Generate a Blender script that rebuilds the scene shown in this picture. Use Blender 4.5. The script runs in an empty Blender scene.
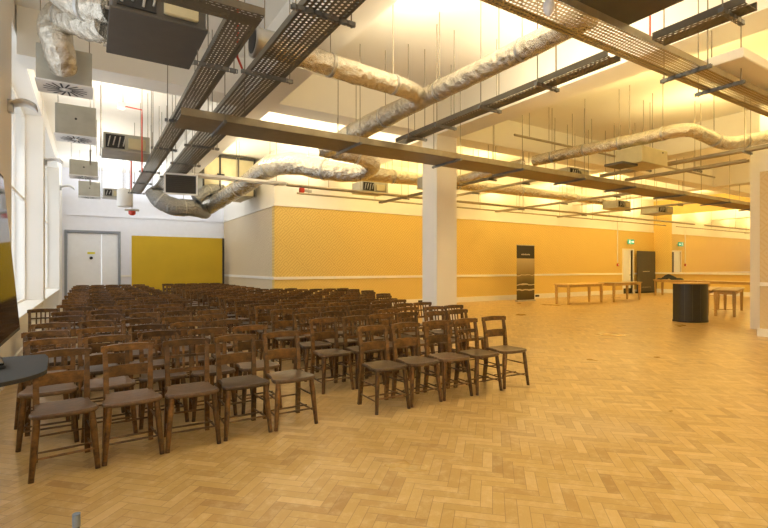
import bpy, math, random
from mathutils import Vector, Matrix
R = random.Random(7)
COL = bpy.context.scene.collection
PI = math.pi
H = 1.5
F = 470.0
HZ = 267.0
SN, CS = math.sin(math.radians(32)), math.cos(math.radians(32))

def P(u, v, d):
    t = (u - 384) / F
    return Vector((d*(SN + CS*t), d*(CS - SN*t), H - (v - HZ)/F*d))

# ------------------------------------------------------------------ materials
def nt(name):
    m = bpy.data.materials.new(name); m.use_nodes = True
    t = m.node_tree; b = t.nodes['Principled BSDF']
    return m, t, b
def N(t, typ, **kw):
    n = t.nodes.new(typ)
    for k, v in kw.items():
        if k in n.inputs.keys() if isinstance(k, str) else False:
            n.inputs[k].default_value = v
        else:
            setattr(n, k, v)
    return n
def L(t, a, b): t.links.new(a, b)
def rgb(c): return (c[0], c[1], c[2], 1)
def math_n(t, op, a, b=None, c=None):
    n = t.nodes.new('ShaderNodeMath'); n.operation = op
    for i, x in enumerate((a, b, c)):
        if x is None: continue
        if isinstance(x, (int, float)): n.inputs[i].default_value = x
        else: L(t, x, n.inputs[i])
    return n.outputs[0]
def ramp(t, fac, stops):
    n = t.nodes.new('ShaderNodeValToRGB'); e = n.color_ramp.elements
    while len(e) < len(stops): e.new(0.5)
    for i, (p, c) in enumerate(stops): e[i].position = p; e[i].color = rgb(c)
    L(t, fac, n.inputs[0]); return n.outputs[0]
def mixc(t, fac, a, b):
    n = t.nodes.new('ShaderNodeMix'); n.data_type = 'RGBA'
    if isinstance(fac, (int, float)): n.inputs[0].default_value = fac
    else: L(t, fac, n.inputs[0])
    for i, x in ((6, a), (7, b)):
        if isinstance(x, tuple): n.inputs[i].default_value = rgb(x)
        else: L(t, x, n.inputs[i])
    return n.outputs[2]
def objco(t): return N(t, 'ShaderNodeTexCoord').outputs['Object']
def noise(t, scale, detail=3, vec=None, rough=.5):
    n = t.nodes.new('ShaderNodeTexNoise'); n.inputs['Scale'].default_value = scale
    n.inputs['Detail'].default_value = detail; n.inputs['Roughness'].default_value = rough
    L(t, vec if vec is not None else objco(t), n.inputs['Vector']); return n.outputs['Fac']
def bump(t, b, h, s, dist=.01):
    n = t.nodes.new('ShaderNodeBump'); n.inputs['Strength'].default_value = s
    n.inputs['Distance'].default_value = dist; L(t, h, n.inputs['Height']); L(t, n.outputs[0], b.inputs['Normal'])

def plain(name, c, rough=.6, metal=0, var=.06, scale=6, bmp=0):
    m, t, b = nt(name)
    f = noise(t, scale)
    L(t, ramp(t, f, [(.3, tuple(x*(1-var) for x in c)), (.7, tuple(min(1, x*(1+var)) for x in c))]), b.inputs['Base Color'])
    b.inputs['Roughness'].default_value = rough; b.inputs['Metallic'].default_value = metal
    if bmp: bump(t, b, noise(t, scale*6), bmp)
    return m

def wood(name, dark, light, rough=.4, rnd=True, sc=14):
    m, t, b = nt(name)
    mp = t.nodes.new('ShaderNodeMapping'); mp.inputs['Scale'].default_value = (.9, 4, 1.6)
    L(t, objco(t), mp.inputs[0])
    f = noise(t, sc, 5, mp.outputs[0], .6)
    c = ramp(t, f, [(.3, dark), (.72, light)])
    if rnd:
        oi = t.nodes.new('ShaderNodeObjectInfo')
        hs = t.nodes.new('ShaderNodeHueSaturation')
        L(t, math_n(t, 'MULTIPLY_ADD', oi.outputs['Random'], .8, .6), hs.inputs['Value'])
        hs.inputs['Saturation'].default_value = 1.0
        L(t, c, hs.inputs['Color']); c = hs.outputs[0]
    L(t, c, b.inputs['Base Color']); b.inputs['Roughness'].default_value = rough
    bump(t, b, f, .12, .004)
    return m

def wallpaper(name, c1, c2, axis):
    # small lattice of diagonal fret lines on the wall
    m, t, b = nt(name)
    sep = t.nodes.new('ShaderNodeSeparateXYZ'); L(t, objco(t), sep.inputs[0])
    h = sep.outputs[axis]; z = sep.outputs[2]
    def tri(x, p):
        return math_n(t, 'PINGPONG', x, p)
    a = math_n(t, 'ADD', math_n(t, 'MULTIPLY', tri(h, .2), 1.0), tri(z, .2))
    d = math_n(t, 'PINGPONG', a, .05)
    line = math_n(t, 'LESS_THAN', d, .019)
    sw = math_n(t, 'LESS_THAN', math_n(t, 'PINGPONG', math_n(t, 'ADD', h, z), .30), .15)
    line2 = math_n(t, 'LESS_THAN', math_n(t, 'PINGPONG', math_n(t, 'SUBTRACT', h, z), .06), .022)
    fac = math_n(t, 'ADD', math_n(t, 'MULTIPLY', line, sw), math_n(t, 'MULTIPLY', line2, math_n(t, 'SUBTRACT', 1, sw)))
    f2 = noise(t, 1.3)
    base = mixc(t, f2, c1, tuple(x*.93 for x in c1))
    above = math_n(t, 'GREATER_THAN', z, 1.1)
    fac = math_n(t, 'MULTIPLY', fac, math_n(t, 'MULTIPLY_ADD', above, .6, .4))
    L(t, mixc(t, fac, base, c2), b.inputs['Base Color'])
    b.inputs['Roughness'].default_value = .5
    return m

def floor_mat():
    m, t, b = nt('herringbone_parquet')
    at = t.nodes.new('ShaderNodeAttribute'); at.attribute_name = 'tone'
    uv = t.nodes.new('ShaderNodeUVMap'); sp = t.nodes.new('ShaderNodeSeparateXYZ'); L(t, uv.outputs[0], sp.inputs[0])
    mp = t.nodes.new('ShaderNodeMapping'); mp.inputs['Scale'].default_value = (1.2, 5, 1)
    L(t, uv.outputs[0], mp.inputs[0])
    cmb = t.nodes.new('ShaderNodeVectorMath'); cmb.operation = 'ADD'
    L(t, mp.outputs[0], cmb.inputs[0]); 
    sc = t.nodes.new('ShaderNodeVectorMath'); sc.operation = 'SCALE'; L(t, at.outputs['Vector'], sc.inputs[0]); sc.inputs['Scale'].default_value = 40
    L(t, sc.outputs[0], cmb.inputs[1])
    grain = noise(t, 3.0, 5, cmb.outputs[0], .65)
    col = ramp(t, at.outputs['Fac'], [(0, (.38, .225, .06)), (.25, (.48, .30, .085)), (.6, (.56, .37, .115)), (1, (.66, .46, .18))])
    col = mixc(t, math_n(t, 'MULTIPLY', grain, .5), col, (.40, .23, .075))
    # worn patches
    worn = noise(t, .55, 4)
    col = mixc(t, math_n(t, 'MULTIPLY', ramp(t, worn, [(.5, (0, 0, 0)), (.75, (1, 1, 1))]), .4), col, (.64, .50, .31))
    blot = noise(t, 2.1, 4)
    col = mixc(t, math_n(t, 'MULTIPLY', ramp(t, blot, [(.6, (0, 0, 0)), (.8, (1, 1, 1))]), .3), col, (.40, .25, .10))
    fine = noise(t, 9, 6, None, .75)
    col = mixc(t, math_n(t, 'MULTIPLY', ramp(t, fine, [(.48, (0, 0, 0)), (.72, (1, 1, 1))]), .45), col, (.74, .58, .33))
    # joints
    ex = math_n(t, 'MINIMUM', math_n(t, 'MULTIPLY', sp.outputs[0], 4), math_n(t, 'MULTIPLY', math_n(t, 'SUBTRACT', 1, sp.outputs[0]), 4))
    ey = math_n(t, 'MINIMUM', sp.outputs[1], math_n(t, 'SUBTRACT', 1, sp.outputs[1]))
    e = math_n(t, 'MINIMUM', ex, ey)
    j = math_n(t, 'LESS_THAN', e, .028)
    col = mixc(t, math_n(t, 'MULTIPLY', j, .5), col, (.16, .08, .02))
    L(t, col, b.inputs['Base Color'])
    L(t, math_n(t, 'MULTIPLY_ADD', worn, .25, .19), b.inputs['Roughness'])
    bump(t, b, math_n(t, 'SUBTRACT', grain, j), .06, .003)
    b.inputs['Specular IOR Level'].default_value = .45
    return m

def perforated(name, c, metal=.7, px=.05, py=.045, rx=.34, ry=.26, rough=.45):
    m, t, b = nt(name)
    sep = t.nodes.new('ShaderNodeSeparateXYZ'); L(t, objco(t), sep.inputs[0])
    row = math_n(t, 'FLOOR', math_n(t, 'DIVIDE', sep.outputs[1], py))
    off = math_n(t, 'MULTIPLY', math_n(t, 'MODULO', row, 2), .5)
    fx = math_n(t, 'SUBTRACT', math_n(t, 'FRACT', math_n(t, 'ADD', math_n(t, 'DIVIDE', sep.outputs[0], px), off)), .5)
    fy = math_n(t, 'SUBTRACT', math_n(t, 'FRACT', math_n(t, 'DIVIDE', sep.outputs[1], py)), .5)
    r = math_n(t, 'ADD', math_n(t, 'POWER', math_n(t, 'DIVIDE', math_n(t, 'ABSOLUTE', fx), rx), 4), math_n(t, 'POWER', math_n(t, 'DIVIDE', math_n(t, 'ABSOLUTE', fy), ry), 4))
    hole = math_n(t, 'LESS_THAN', r, 1)
    f = noise(t, 3)
    L(t, ramp(t, f, [(.3, tuple(x*.8 for x in c)), (.7, c)]), b.inputs['Base Color'])
    b.inputs['Metallic'].default_value = metal; b.inputs['Roughness'].default_value = rough
    L(t, math_n(t, 'SUBTRACT', 1, hole), b.inputs['Alpha'])
    return m

def foil(name, c, rough=.25, sc=9):
    m, t, b = nt(name)
    co = objco(t)
    vo = t.nodes.new('ShaderNodeTexVoronoi'); vo.inputs['Scale'].default_value = sc; L(t, co, vo.inputs['Vector'])
    n = noise(t, sc*1.8, 5, co, .7)
    L(t, ramp(t, n, [(.3, tuple(x*.72 for x in c)), (.65, c)]), b.inputs['Base Color'])
    b.inputs['Metallic'].default_value = .92; b.inputs['Roughness'].default_value = rough
    bump(t, b, math_n(t, 'ADD', vo.outputs['Distance'], n), .9, .035)
    return m

def emis(name, c, s):
    m, t, b = nt(name); b.inputs['Base Color'].default_value = rgb(c)
    b.inputs['Emission Color'].default_value = rgb(c); b.inputs['Emission Strength'].default_value = s
    return m

M = {}
M['paint'] = plain('white_paint', (.86, .83, .77), .7, var=.015, scale=1.5)
M['ceil'] = plain('ceiling_paint', (.88, .85, .77), .8, var=.02, scale=1.0)
M['trim'] = plain('trim_gloss', (.88, .85, .78), .4, var=.02)
M['wp'] = wallpaper('gold_wallpaper', (.84, .62, .19), (.68, .46, .12), 0)
M['wp_side'] = wallpaper('cool_lit_wallpaper', (.74, .62, .43), (.54, .42, .25), 1)  # gold paper greyed to beige: the bluish-white light is in the colour
M['wp_pier'] = wallpaper('pale_gold_wallpaper', (.66, .52, .30), (.60, .45, .24), 1)
M['wp_end'] = wallpaper('gold_wallpaper_end', (.84, .62, .19), (.68, .46, .12), 1)
M['floor'] = floor_mat()
M['chair'] = wood('dark_stained_oak', (.034, .014, .003), (.215, .100, .024), .33)
M['seat'] = wood('worn_oak_seat', (.050, .026, .011), (.17, .096, .042), .38)
M['tablew'] = wood('pale_oak_table', (.42, .26, .07), (.64, .42, .15), .4)
M['darkm'] = plain('dark_painted_steel', (.055, .05, .042), .5, .3)
M['unitd'] = plain('dark_grey_casing', (.10, .09, .075), .55, .2)
M['steel'] = plain('galvanised_steel', (.50, .49, .46), .38, .75, .12, 5)
M['steell'] = plain('pale_galvanised_sheet', (.40, .39, .33), .42, .5, .08, 5)
M['cream'] = plain('cream_sheet', (.52, .46, .28), .5, .1, .06)
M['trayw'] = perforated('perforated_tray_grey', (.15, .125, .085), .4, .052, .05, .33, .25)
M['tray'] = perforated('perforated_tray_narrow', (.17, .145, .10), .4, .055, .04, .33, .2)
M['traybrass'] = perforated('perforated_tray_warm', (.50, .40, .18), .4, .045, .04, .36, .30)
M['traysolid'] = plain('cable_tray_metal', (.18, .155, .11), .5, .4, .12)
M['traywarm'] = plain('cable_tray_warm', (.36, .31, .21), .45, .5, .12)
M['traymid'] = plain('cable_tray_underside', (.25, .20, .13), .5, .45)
M['strut'] = perforated('slotted_strut', (.25, .25, .24), .7, .05, .042, .26, .2)
M['foil'] = foil('crinkled_foil', (.80, .75, .64), .2)
M['foild'] = foil('dull_flexible_duct', (.42, .42, .40), .35, 14)
M['rod'] = plain('hanger_rod_steel', (.30, .26, .19), .5, .4)
M['black'] = plain('matt_black', (.018, .017, .016), .5)
M['blackgloss'] = plain('black_glass', (.012, .012, .012), .06)
M['fabric'] = plain('black_cloth', (.020, .019, .018), .85, bmp=.3)
M['podm'] = plain('black_pod_board', (.022, .024, .022), .35)
M['blackgloss'].node_tree.nodes['Principled BSDF'].inputs['Specular IOR Level'].default_value = .22
M['red'] = plain('red_pipe_paint', (.62, .06, .03), .4)
M['white'] = plain('white_plastic', (.80, .79, .76), .4, var=.02)
M['yellow'] = plain('mustard_screen_cloth', (.60, .385, .012), .75, var=.05, scale=1.2)
M['doorw'] = plain('white_door_paint', (.86, .88, .92), .45, var=.02)
M['doorg'] = plain('grey_door_frame', (.28, .30, .34), .5, var=.03)
M['green'] = emis('exit_green', (.05, .42, .28), .4)
M['signwhite'] = emis('exit_white', (.85, .9, .85), .8)
M['board'] = plain('grey_tabletop', (.022, .022, .021), .8)
M['endwall'] = plain('cool_white_paint', (.80, .81, .88), .7, var=.015)
mm, t_, b_ = nt('mirror_glass'); b_.inputs['Base Color'].default_value = (.88, .86, .80, 1)
b_.inputs['Metallic'].default_value = 1; b_.inputs['Roughness'].default_value = .02; M['mirror'] = mm
mm, t_, b_ = nt('window_glass')
tr = t_.nodes.new('ShaderNodeBsdfTransparent'); gl = t_.nodes.new('ShaderNodeBsdfGlossy'); gl.inputs['Roughness'].default_value = .02
mx = t_.nodes.new('ShaderNodeMixShader'); mx.inputs[0].default_value = .06
L(t_, tr.outputs[0], mx.inputs[1]); L(t_, gl.outputs[0], mx.inputs[2])
L(t_, mx.outputs[0], t_.nodes['Material Output'].inputs['Surface']); M['glass'] = mm
# banner print: dark head, misty landscape, pale winding lines
def banner_mat():
    m, t, b = nt('banner_print')
    sep = t.nodes.new('ShaderNodeSeparateXYZ'); L(t, objco(t), sep.inputs[0])
    z = math_n(t, 'DIVIDE', sep.outputs[2], 2.45)
    w = noise(t, 1.6, 2)
    zz = math_n(t, 'ADD', z, math_n(t, 'MULTIPLY_ADD', w, .12, -.06))
    c = ramp(t, zz, [(0, (.07, .05, .015)), (.18, (.13, .09, .03)), (.30, (.10, .07, .02)), (.42, (.22, .16, .06)), (.55, (.34, .25, .10)), (.75, (.50, .40, .22))])
    l1 = math_n(t, 'LESS_THAN', math_n(t, 'ABSOLUTE', math_n(t, 'SUBTRACT', zz, .205)), .013)
    l2 = math_n(t, 'LESS_THAN', math_n(t, 'ABSOLUTE', math_n(t, 'SUBTRACT', zz, .30)), .010)
    l3 = math_n(t, 'LESS_THAN', math_n(t, 'ABSOLUTE', math_n(t, 'SUBTRACT', zz, .47)), .006)
    c = mixc(t, math_n(t, 'MULTIPLY', math_n(t, 'MAXIMUM', math_n(t, 'MAXIMUM', l1, l2), l3), .8), c, (.75, .66, .42))
    head = math_n(t, 'GREATER_THAN', z, .765)
    c = mixc(t, head, c, (.035, .03, .022))
    L(t, c, b.inputs['Base Color']); b.inputs['Roughness'].default_value = .5
    return m
M['banner'] = banner_mat()

# ------------------------------------------------------------------ mesh builder
class MB:
    def __init__(s): s.v = []; s.f = []; s.sm = []
    def add(s, vs, fs, smooth=False):
        o = len(s.v); s.v += [tuple(x) for x in vs]; s.f += [tuple(i+o for i in q) for q in fs]; s.sm += [smooth]*len(fs); return s
    def box(s, a, b):
        x0, y0, z0 = a; x1, y1, z1 = b
        return s.add([(x0,y0,z0),(x1,y0,z0),(x1,y1,z0),(x0,y1,z0),(x0,y0,z1),(x1,y0,z1),(x1,y1,z1),(x0,y1,z1)],
              [(0,3,2,1),(4,5,6,7),(0,1,5,4),(1,2,6,5),(2,3,7,6),(3,0,4,7)])
    def bbox(s, a, b, c=.004):   # box with chamfered edges
        x0, y0, z0 = a; x1, y1, z1 = b
        pts = []
        for z, i in ((z0, c), (z0+c, 0), (z1-c, 0), (z1, c)):
            X0, X1, Y0, Y1 = x0+i, x1-i, y0+i, y1-i; k = c
            pts += [(X0+k,Y0,z),(X1-k,Y0,z),(X1,Y0+k,z),(X1,Y1-k,z),(X1-k,Y1,z),(X0+k,Y1,z),(X0,Y1-k,z),(X0,Y0+k,z)]
        fs = [tuple(reversed(range(8))), tuple(range(24, 32))]
        for r in range(3):
            for i in range(8):
                j = (i+1) % 8; fs.append((r*8+i, r*8+j, (r+1)*8+j, (r+1)*8+i))
        return s.add(pts, fs)
    def cyl(s, a, b, r0, r1=None, n=10, cap=True, smooth=True):
        a = Vector(a); b = Vector(b); r1 = r0 if r1 is None else r1
        d = (b-a).normalized(); u = d.orthogonal().normalized(); w = d.cross(u)
        vs = [a + (u*math.cos(2*PI*i/n)+w*math.sin(2*PI*i/n))*r0 for i in range(n)] + [b + (u*math.cos(2*PI*i/n)+w*math.sin(2*PI*i/n))*r1 for i in range(n)]
        fs = [(i, (i+1)%n, n+(i+1)%n, n+i) for i in range(n)]
        s.add(vs, fs, smooth)
        if cap: s.add(vs, [tuple(reversed(range(n))), tuple(range(n, 2*n))])
        return s
    def lathe(s, a, b, prof, n=10):   # prof = [(t, r)] along a->b
        a = Vector(a); b = Vector(b); d = (b-a); u = d.orthogonal().normalized(); w = d.normalized().cross(u)
        vs = []
        for t, r in prof:
            c = a + d*t; vs += [c + (u*math.cos(2*PI*i/n)+w*math.sin(2*PI*i/n))*r for i in range(n)]
        fs = []
        for k in range(len(prof)-1):
            fs += [(k*n+i, k*n+(i+1)%n, (k+1)*n+(i+1)%n, (k+1)*n+i) for i in range(n)]
        s.add(vs, fs, True); s.add(vs, [tuple(reversed(range(n))), tuple(range((len(prof)-1)*n, len(prof)*n))]); return s
    def beam(s, pts, w, h, up=(1, 0, 0)):     # rectangular section swept along pts; w along 'up' vector
        ups = Vector(up); vs = []
        for i, p in enumerate(pts):
            p = Vector(p); a = Vector(pts[max(i-1, 0)]); b = Vector(pts[min(i+1, len(pts)-1)])
            d = (b-a).normalized(); u = (ups - d*ups.dot(d)).normalized(); q = d.cross(u)
            ww = w[i] if isinstance(w, (list, tuple)) else w; hh = h[i] if isinstance(h, (list, tuple)) else h
            vs += [p - u*ww/2 - q*hh/2, p + u*ww/2 - q*hh/2, p + u*ww/2 + q*hh/2, p - u*ww/2 + q*hh/2]
        fs = [(3, 2, 1, 0)]; m = len(pts)
        for k in range(m-1):
            for i in range(4): j = (i+1) % 4; fs.append((k*4+i, k*4+j, (k+1)*4+j, (k+1)*4+i))
        fs.append(tuple((m-1)*4+i for i in range(4)))
        return s.add(vs, fs)
    def tube(s, pts, r, n=16, jit=0, cap=True, seed=1):
        rr = random.Random(seed); m = len(pts); pts = [Vector(p) for p in pts]
        vs = []; u = None
        for i, p in enumerate(pts):
            d = (pts[min(i+1, m-1)] - pts[max(i-1, 0)]).normalized()
            u = d.orthogonal().normalized() if u is None else (u - d*u.dot(d)).normalized()
            w = d.cross(u); ri = r[i] if isinstance(r, (list, tuple)) else r
            ri *= 1 + rr.uniform(-jit, jit)
            for k in range(n):
                a = 2*PI*k/n; q = ri*(1 + rr.uniform(-jit, jit)*.8)
                vs.append(p + (u*math.cos(a) + w*math.sin(a))*q)
        fs = []
        for k in range(m-1):
            fs += [(k*n+i, k*n+(i+1)%n, (k+1)*n+(i+1)%n, (k+1)*n+i) for i in range(n)]
        s.add(vs, fs, True)
        if cap: s.add(vs, [tuple(reversed(range(n))), tuple(range((m-1)*n, m*n))])
        return s
    def prism(s, outline, z0, z1, c=0):
        n = len(outline); cx = sum(p[0] for p in outline)/n; cy = sum(p[1] for p in outline)/n
        def ins(k): return [(cx+(x-cx)*(1-k), cy+(y-cy)*(1-k)) for x, y in outline]
        L_ = [(ins(c), z0), (ins(0), z0+(z1-z0)*.3), (ins(0), z0+(z1-z0)*.75), (ins(c), z1)] if c else [(outline, z0), (outline, z1)]
        vs = [(x, y, z) for o, z in L_ for x, y in o]; fs = []
        for k in range(len(L_)-1):
            fs += [(k*n+i, k*n+(i+1)%n, (k+1)*n+(i+1)%n, (k+1)*n+i) for i in range(n)]
        fs += [tuple(reversed(range(n))), tuple(range((len(L_)-1)*n, len(L_)*n))]
        return s.add(vs, fs)
    def mesh(s, name, mat):
        me = bpy.data.meshes.new(name); me.from_pydata(s.v, [], s.f)
        if mat: me.materials.append(mat)
        me.polygons.foreach_set('use_smooth', s.sm); me.update(); return me
    def build(s, name, mat, parent=None):
        o = bpy.data.objects.new(name, s.mesh(name, mat)); COL.objects.link(o)
        if parent: o.parent = parent
        return o

def tag(o, label=None, cat=None, group=None, kind=None):
    if label: o['label'] = label
    if cat: o['category'] = cat
    if group: o['group'] = group
    if kind: o['kind'] = kind
    return o
def empty(name, loc=(0, 0, 0), rz=0):
    o = bpy.data.objects.new(name, None); COL.objects.link(o); o.location = loc; o.rotation_euler = (0, 0, rz); return o
def struct(name, mb, mat, label=None, cat=None, parent=None):
    o = mb.build(name, mat, parent)
    if not parent: tag(o, label, cat, None, 'structure')
    return o
def catmull(pts, n=8):
    pts = [Vector(p) for p in pts]; out = []
    q = [pts[0]*2-pts[1]] + pts + [pts[-1]*2-pts[-2]]
    for i in range(1, len(q)-2):
        a, b, c, d = q[i-1:i+3]
        for k in range(n):
            t = k/n
            out.append(.5*((2*b)+(c-a)*t+(2*a-5*b+4*c-d)*t*t+(-a+3*b-3*c+d)*t**3))
    out.append(pts[-1]); return out

# ------------------------------------------------------------------ setting
XL = -.93; XG = -1.30; YE = 22.2; YB = 15.2; XB = 5.2; XM = 28.4; YR = -5.0; ZC = 5.4; ZT = 3.56; ZD = 1.13
# floor: herringbone blocks laid at 45 degrees to the room
def make_floor():
    Lb, W = .30, .075; vs = []; fs = []; tones = []; uvs = []
    c45 = math.sqrt(.5)
    def block(x, y, w, h):
        cx, cy = x+w/2, y+h/2; X = (cx-cy)*c45; Y = (cx+cy)*c45
        if not (XL-.6 < X < XM+.3 and YR-.3 < Y < YE+.3): return
        if X > XB+.5 and Y > YB+.5: return
        o = len(vs)
        q = [(x, y), (x+w, y), (x+w, y+h), (x, y+h)]
        if h > w: q = [q[1], q[2], q[3], q[0]]
        for a, b in q: vs.append(((a-b)*c45, (a+b)*c45, 0))
        fs.append((o, o+1, o+2, o+3)); tones.append(min(1, max(0, R.gauss(.5, .25))))
        uvs.extend([0, 0, 1, 0, 1, 1, 0, 1])
    # lattice: (W,W) steps run along the room, (L,-L) steps run across it
    for j in range(-8, 75):
        for k in range(-60, 240):
            x = k*W + j*Lb; y = k*W - j*Lb
            block(x, y, Lb, W); block(x, y+W, W, Lb)
    me = bpy.data.meshes.new('floor'); me.from_pydata(vs, [], fs)
    me.materials.append(M['floor'])
    a = me.attributes.new('tone', 'FLOAT', 'FACE'); a.data.foreach_set('value', tones)
    ul = me.uv_layers.new(name='UVMap'); ul.data.foreach_set('uv', uvs); me.update()
    o = bpy.data.objects.new('floor', me); COL.objects.link(o)
    tag(o, 'golden oak herringbone parquet floor', 'floor', None, 'structure')
make_floor()
struct('ceiling', MB().box((XG-.3, YR-.3, ZC), (XM+.3, YE+.3, ZC+.2)), M['ceil'], 'cream painted concrete ceiling', 'ceiling')
# downstand beams
beams = [((7.0, YR, 4.66), (7.62, YE if False else YB, ZC)), ((2.45, YR, 4.66), (3.09, YE, ZC)), ((13.9, YR, 4.66), (14.5, YB, ZC)), ((20.8, YR, 4.66), (21.4, YB, ZC)),
         ((XL, 8.83, 4.66), (XM, 9.4, ZC)), ((XL, 1.6, 4.66), (XM, 2.2, ZC))]
for i, (a, b) in enumerate(beams):
    if i >= 4: a = (a[0], a[1], a[2]+.012)
    struct('trim_%d' % (i+1), MB().box(a, b), M['ceil'], ['deep cream ceiling beam over the white column', 'cream ceiling beam running above the wide perforated tray', 'cream ceiling beam over the right-hand pier',
        'cream ceiling beam toward the mirror end', 'cream cross beam spanning from the windows to the column', 'cream cross beam nearest overhead'][i], 'beam')
# columns
cb = MB().box((7.0, 8.83, 0), (7.62, 9.4, 4.66)); struct('column', cb, M['paint'], 'square white column in the middle of the hall', 'column')
cb = MB().box((13.62, 4.34, 0), (14.25, 4.98, ZC)); struct('column', cb, M['paint'], 'white column at the right edge beside the wallpapered pier', 'column')
# wallpapered pier at right
struct('wall_pier', MB().box((12.3, .9, 0), (13.0, 4.32, ZT)), M['wp_pier'], 'patterned wallpaper pier at the right edge', 'wall')
struct('wall_pier_head', MB().box((12.3, .9, ZT), (13.0, 4.32, ZC)), M['paint'], 'plain white upper part of the right pier', 'wall')
struct('baseboard_pier', MB().box((12.26, .86, 0), (13.04, 4.36, .17)), M['trim'], 'white baseboard around the right pier', 'baseboard')
struct('trim_7', MB().box((12.27, .87, ZD-.04), (13.03, 4.35, ZD+.04)), M['trim'], 'white dado rail around the right pier', 'dado rail')
# back long wall (wallpaper to 3.56, cream above)
dx0, dx1, dz = 25.25, 26.2, 2.45
w = MB().box((XB, YB, 0), (dx0, YB+.25, ZT)).box((dx1, YB, 0), (XM, YB+.25, ZT)).box((dx0, YB, dz), (dx1, YB+.25, ZT))
struct('wall_back', w, M['wp'], 'long golden patterned wallpaper wall across the back', 'wall')
struct('wall_back_upper', MB().box((XB, YB, ZT), (XM, YB+.25, ZC)), M['paint'], 'cream band above the golden wallpaper', 'wall')
struct('wall_inner', MB().box((XB, YB+.25, 0), (XB+.25, YE, ZT)), M['wp_side'], 'short patterned wall beside the yellow screen, cool light painted in beige', 'wall')
struct('wall_inner_upper', MB().box((XB, YB+.25, ZT), (XB+.25, YE, ZC)), M['paint'], 'cream band above the short patterned wall', 'wall')
struct('trim_8', MB().box((XB-.03, YB-.03, ZT-.02), (XM, YB, ZT+.05)).box((XB-.03, YB, ZT-.02), (XB, YE, ZT+.05)), M['trim'], 'thin picture rail along the top of the wallpaper', 'trim')
struct('trim_9', MB().box((XB-.04, YB-.04, ZD-.05), (dx0-.08, YB, ZD+.04)).box((dx1+.08, YB-.04, ZD-.05), (XM, YB, ZD+.04)).box((XB-.04, YB, ZD-.05), (XB, YE, ZD+.04)), M['trim'], 'white dado rail along the back wall', 'dado rail')
struct('baseboard_back', MB().box((XB-.03, YB-.03, 0), (dx0-.08, YB, .22)).box((dx1+.08, YB-.03, 0), (XM, YB, .22)).box((XB-.03, YB, 0), (XB, YE, .22)), M['trim'], 'white baseboard along the back wall', 'baseboard')
# white door in the back wall
d = struct('door_1', MB().box((dx0-.08, YB-.03, 0), (dx0, YB+.2, dz+.08)).box((dx1, YB-.03, 0), (dx1+.08, YB+.2, dz+.08)).box((dx0, YB-.03, dz), (dx1, YB+.2, dz+.08)), M['trim'], 'pale door in the golden back wall under a green exit sign', 'door')
MB().box((dx0, YB+.02, .3), (dx0+.80, YB+.13, dz)).build('door_leaf', M['doorw'], d)
MB().box((dx0, YB+.07, 0), (dx1, YB+.14, .3)).build('kick_plate', M['black'], d)
MB().box((dx0+.83, YB+.10, .3), (dx1, YB+.15, dz)).build('side_panel', M['cream'], d)
MB().cyl((dx0+.7, YB-.04, 1.05), (dx0+.7, YB+.02, 1.05), .03).build('door_handle', M['steel'], d)
# mirror end wall: wallpaper to dado, ledge, mirror, paint above
struct('wall_right', MB().box((XM, YR, 0), (XM+.25, YB+.25, ZC)), M['wp_end'], 'far end wall with golden wallpaper beneath the mirror', 'wall')
mr = MB().box((XM-.03, 2.0, ZD+.06), (XM-.005, 14.15, 4.5)).build('wall_mirror', M['mirror'])
tag(mr, 'very wide wall mirror above the white ledge at the far end', 'mirror')
struct('trim_10', MB().box((XM-.16, YR, ZD-.03), (XM, YB-.04, ZD+.05)), M['trim'], 'white ledge running under the wide mirror', 'ledge')
struct('baseboard_right', MB().box((XM-.03, YR, 0), (XM, YB-.03, .22)), M['trim'], 'white baseboard under the mirror wall', 'baseboard')
# rear wall (behind the viewer)
struct('wall_rear', MB().box((XG-.3, YR-.25, 0), (XM+.25, YR, ZC)), M['paint'], 'plain white wall behind the viewer', 'wall')
# end wall with double door
ex0, ex1, ez = -.77, .97, 2.86
w = MB().box((XG-.3, YE, 0), (ex0, YE+.25, ZC)).box((ex1, YE, 0), (XB+.25, YE+.25, ZC)).box((ex0, YE, ez), (ex1, YE+.25, ZC))
struct('wall_end', w, M['endwall'], 'white end wall behind the rows of chairs', 'wall')
struct('trim_11', MB().box((XL, YE-.03, ZT-.02), (XB-.03, YE, ZT+.05)), M['endwall'], 'thin picture rail on the white end wall', 'trim')
struct('trim_12', MB().box((ex1+.1, YE-.03, ZD-.04), (XB-.04, YE, ZD+.04)), M['trim'], 'white dado rail on the end wall', 'dado rail')
d = struct('door_2', MB().box((ex0-.09, YE-.04, 0), (ex0, YE+.2, ez+.1)).box((ex1, YE-.04, 0), (ex1+.09, YE+.2, ez+.1)).box((ex0, YE-.04, ez), (ex1, YE+.2, ez+.1)), M['doorg'], 'tall white double door in a grey frame at the far end', 'door')
MB().bbox((ex0+.01, YE+.02, .01), (.38, YE+.07, ez-.01), .006).build('door_leaf', M['doorw'], d)
MB().bbox((.40, YE+.02, .01), (ex1-.01, YE+.07, ez-.01), .006).build('door_leaf', M['doorw'], d)
MB().cyl((.03, YE-.03, 1.86), (.03, YE+.03, 1.86), .06, n=14).build('round_plate', M['black'], d)
MB().box((-.1, YE+.005, 2.02), (.16, YE+.02, 2.10)).build('notice', plain('yellow_notice', (.85, .75, .05), .5), d)
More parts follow.
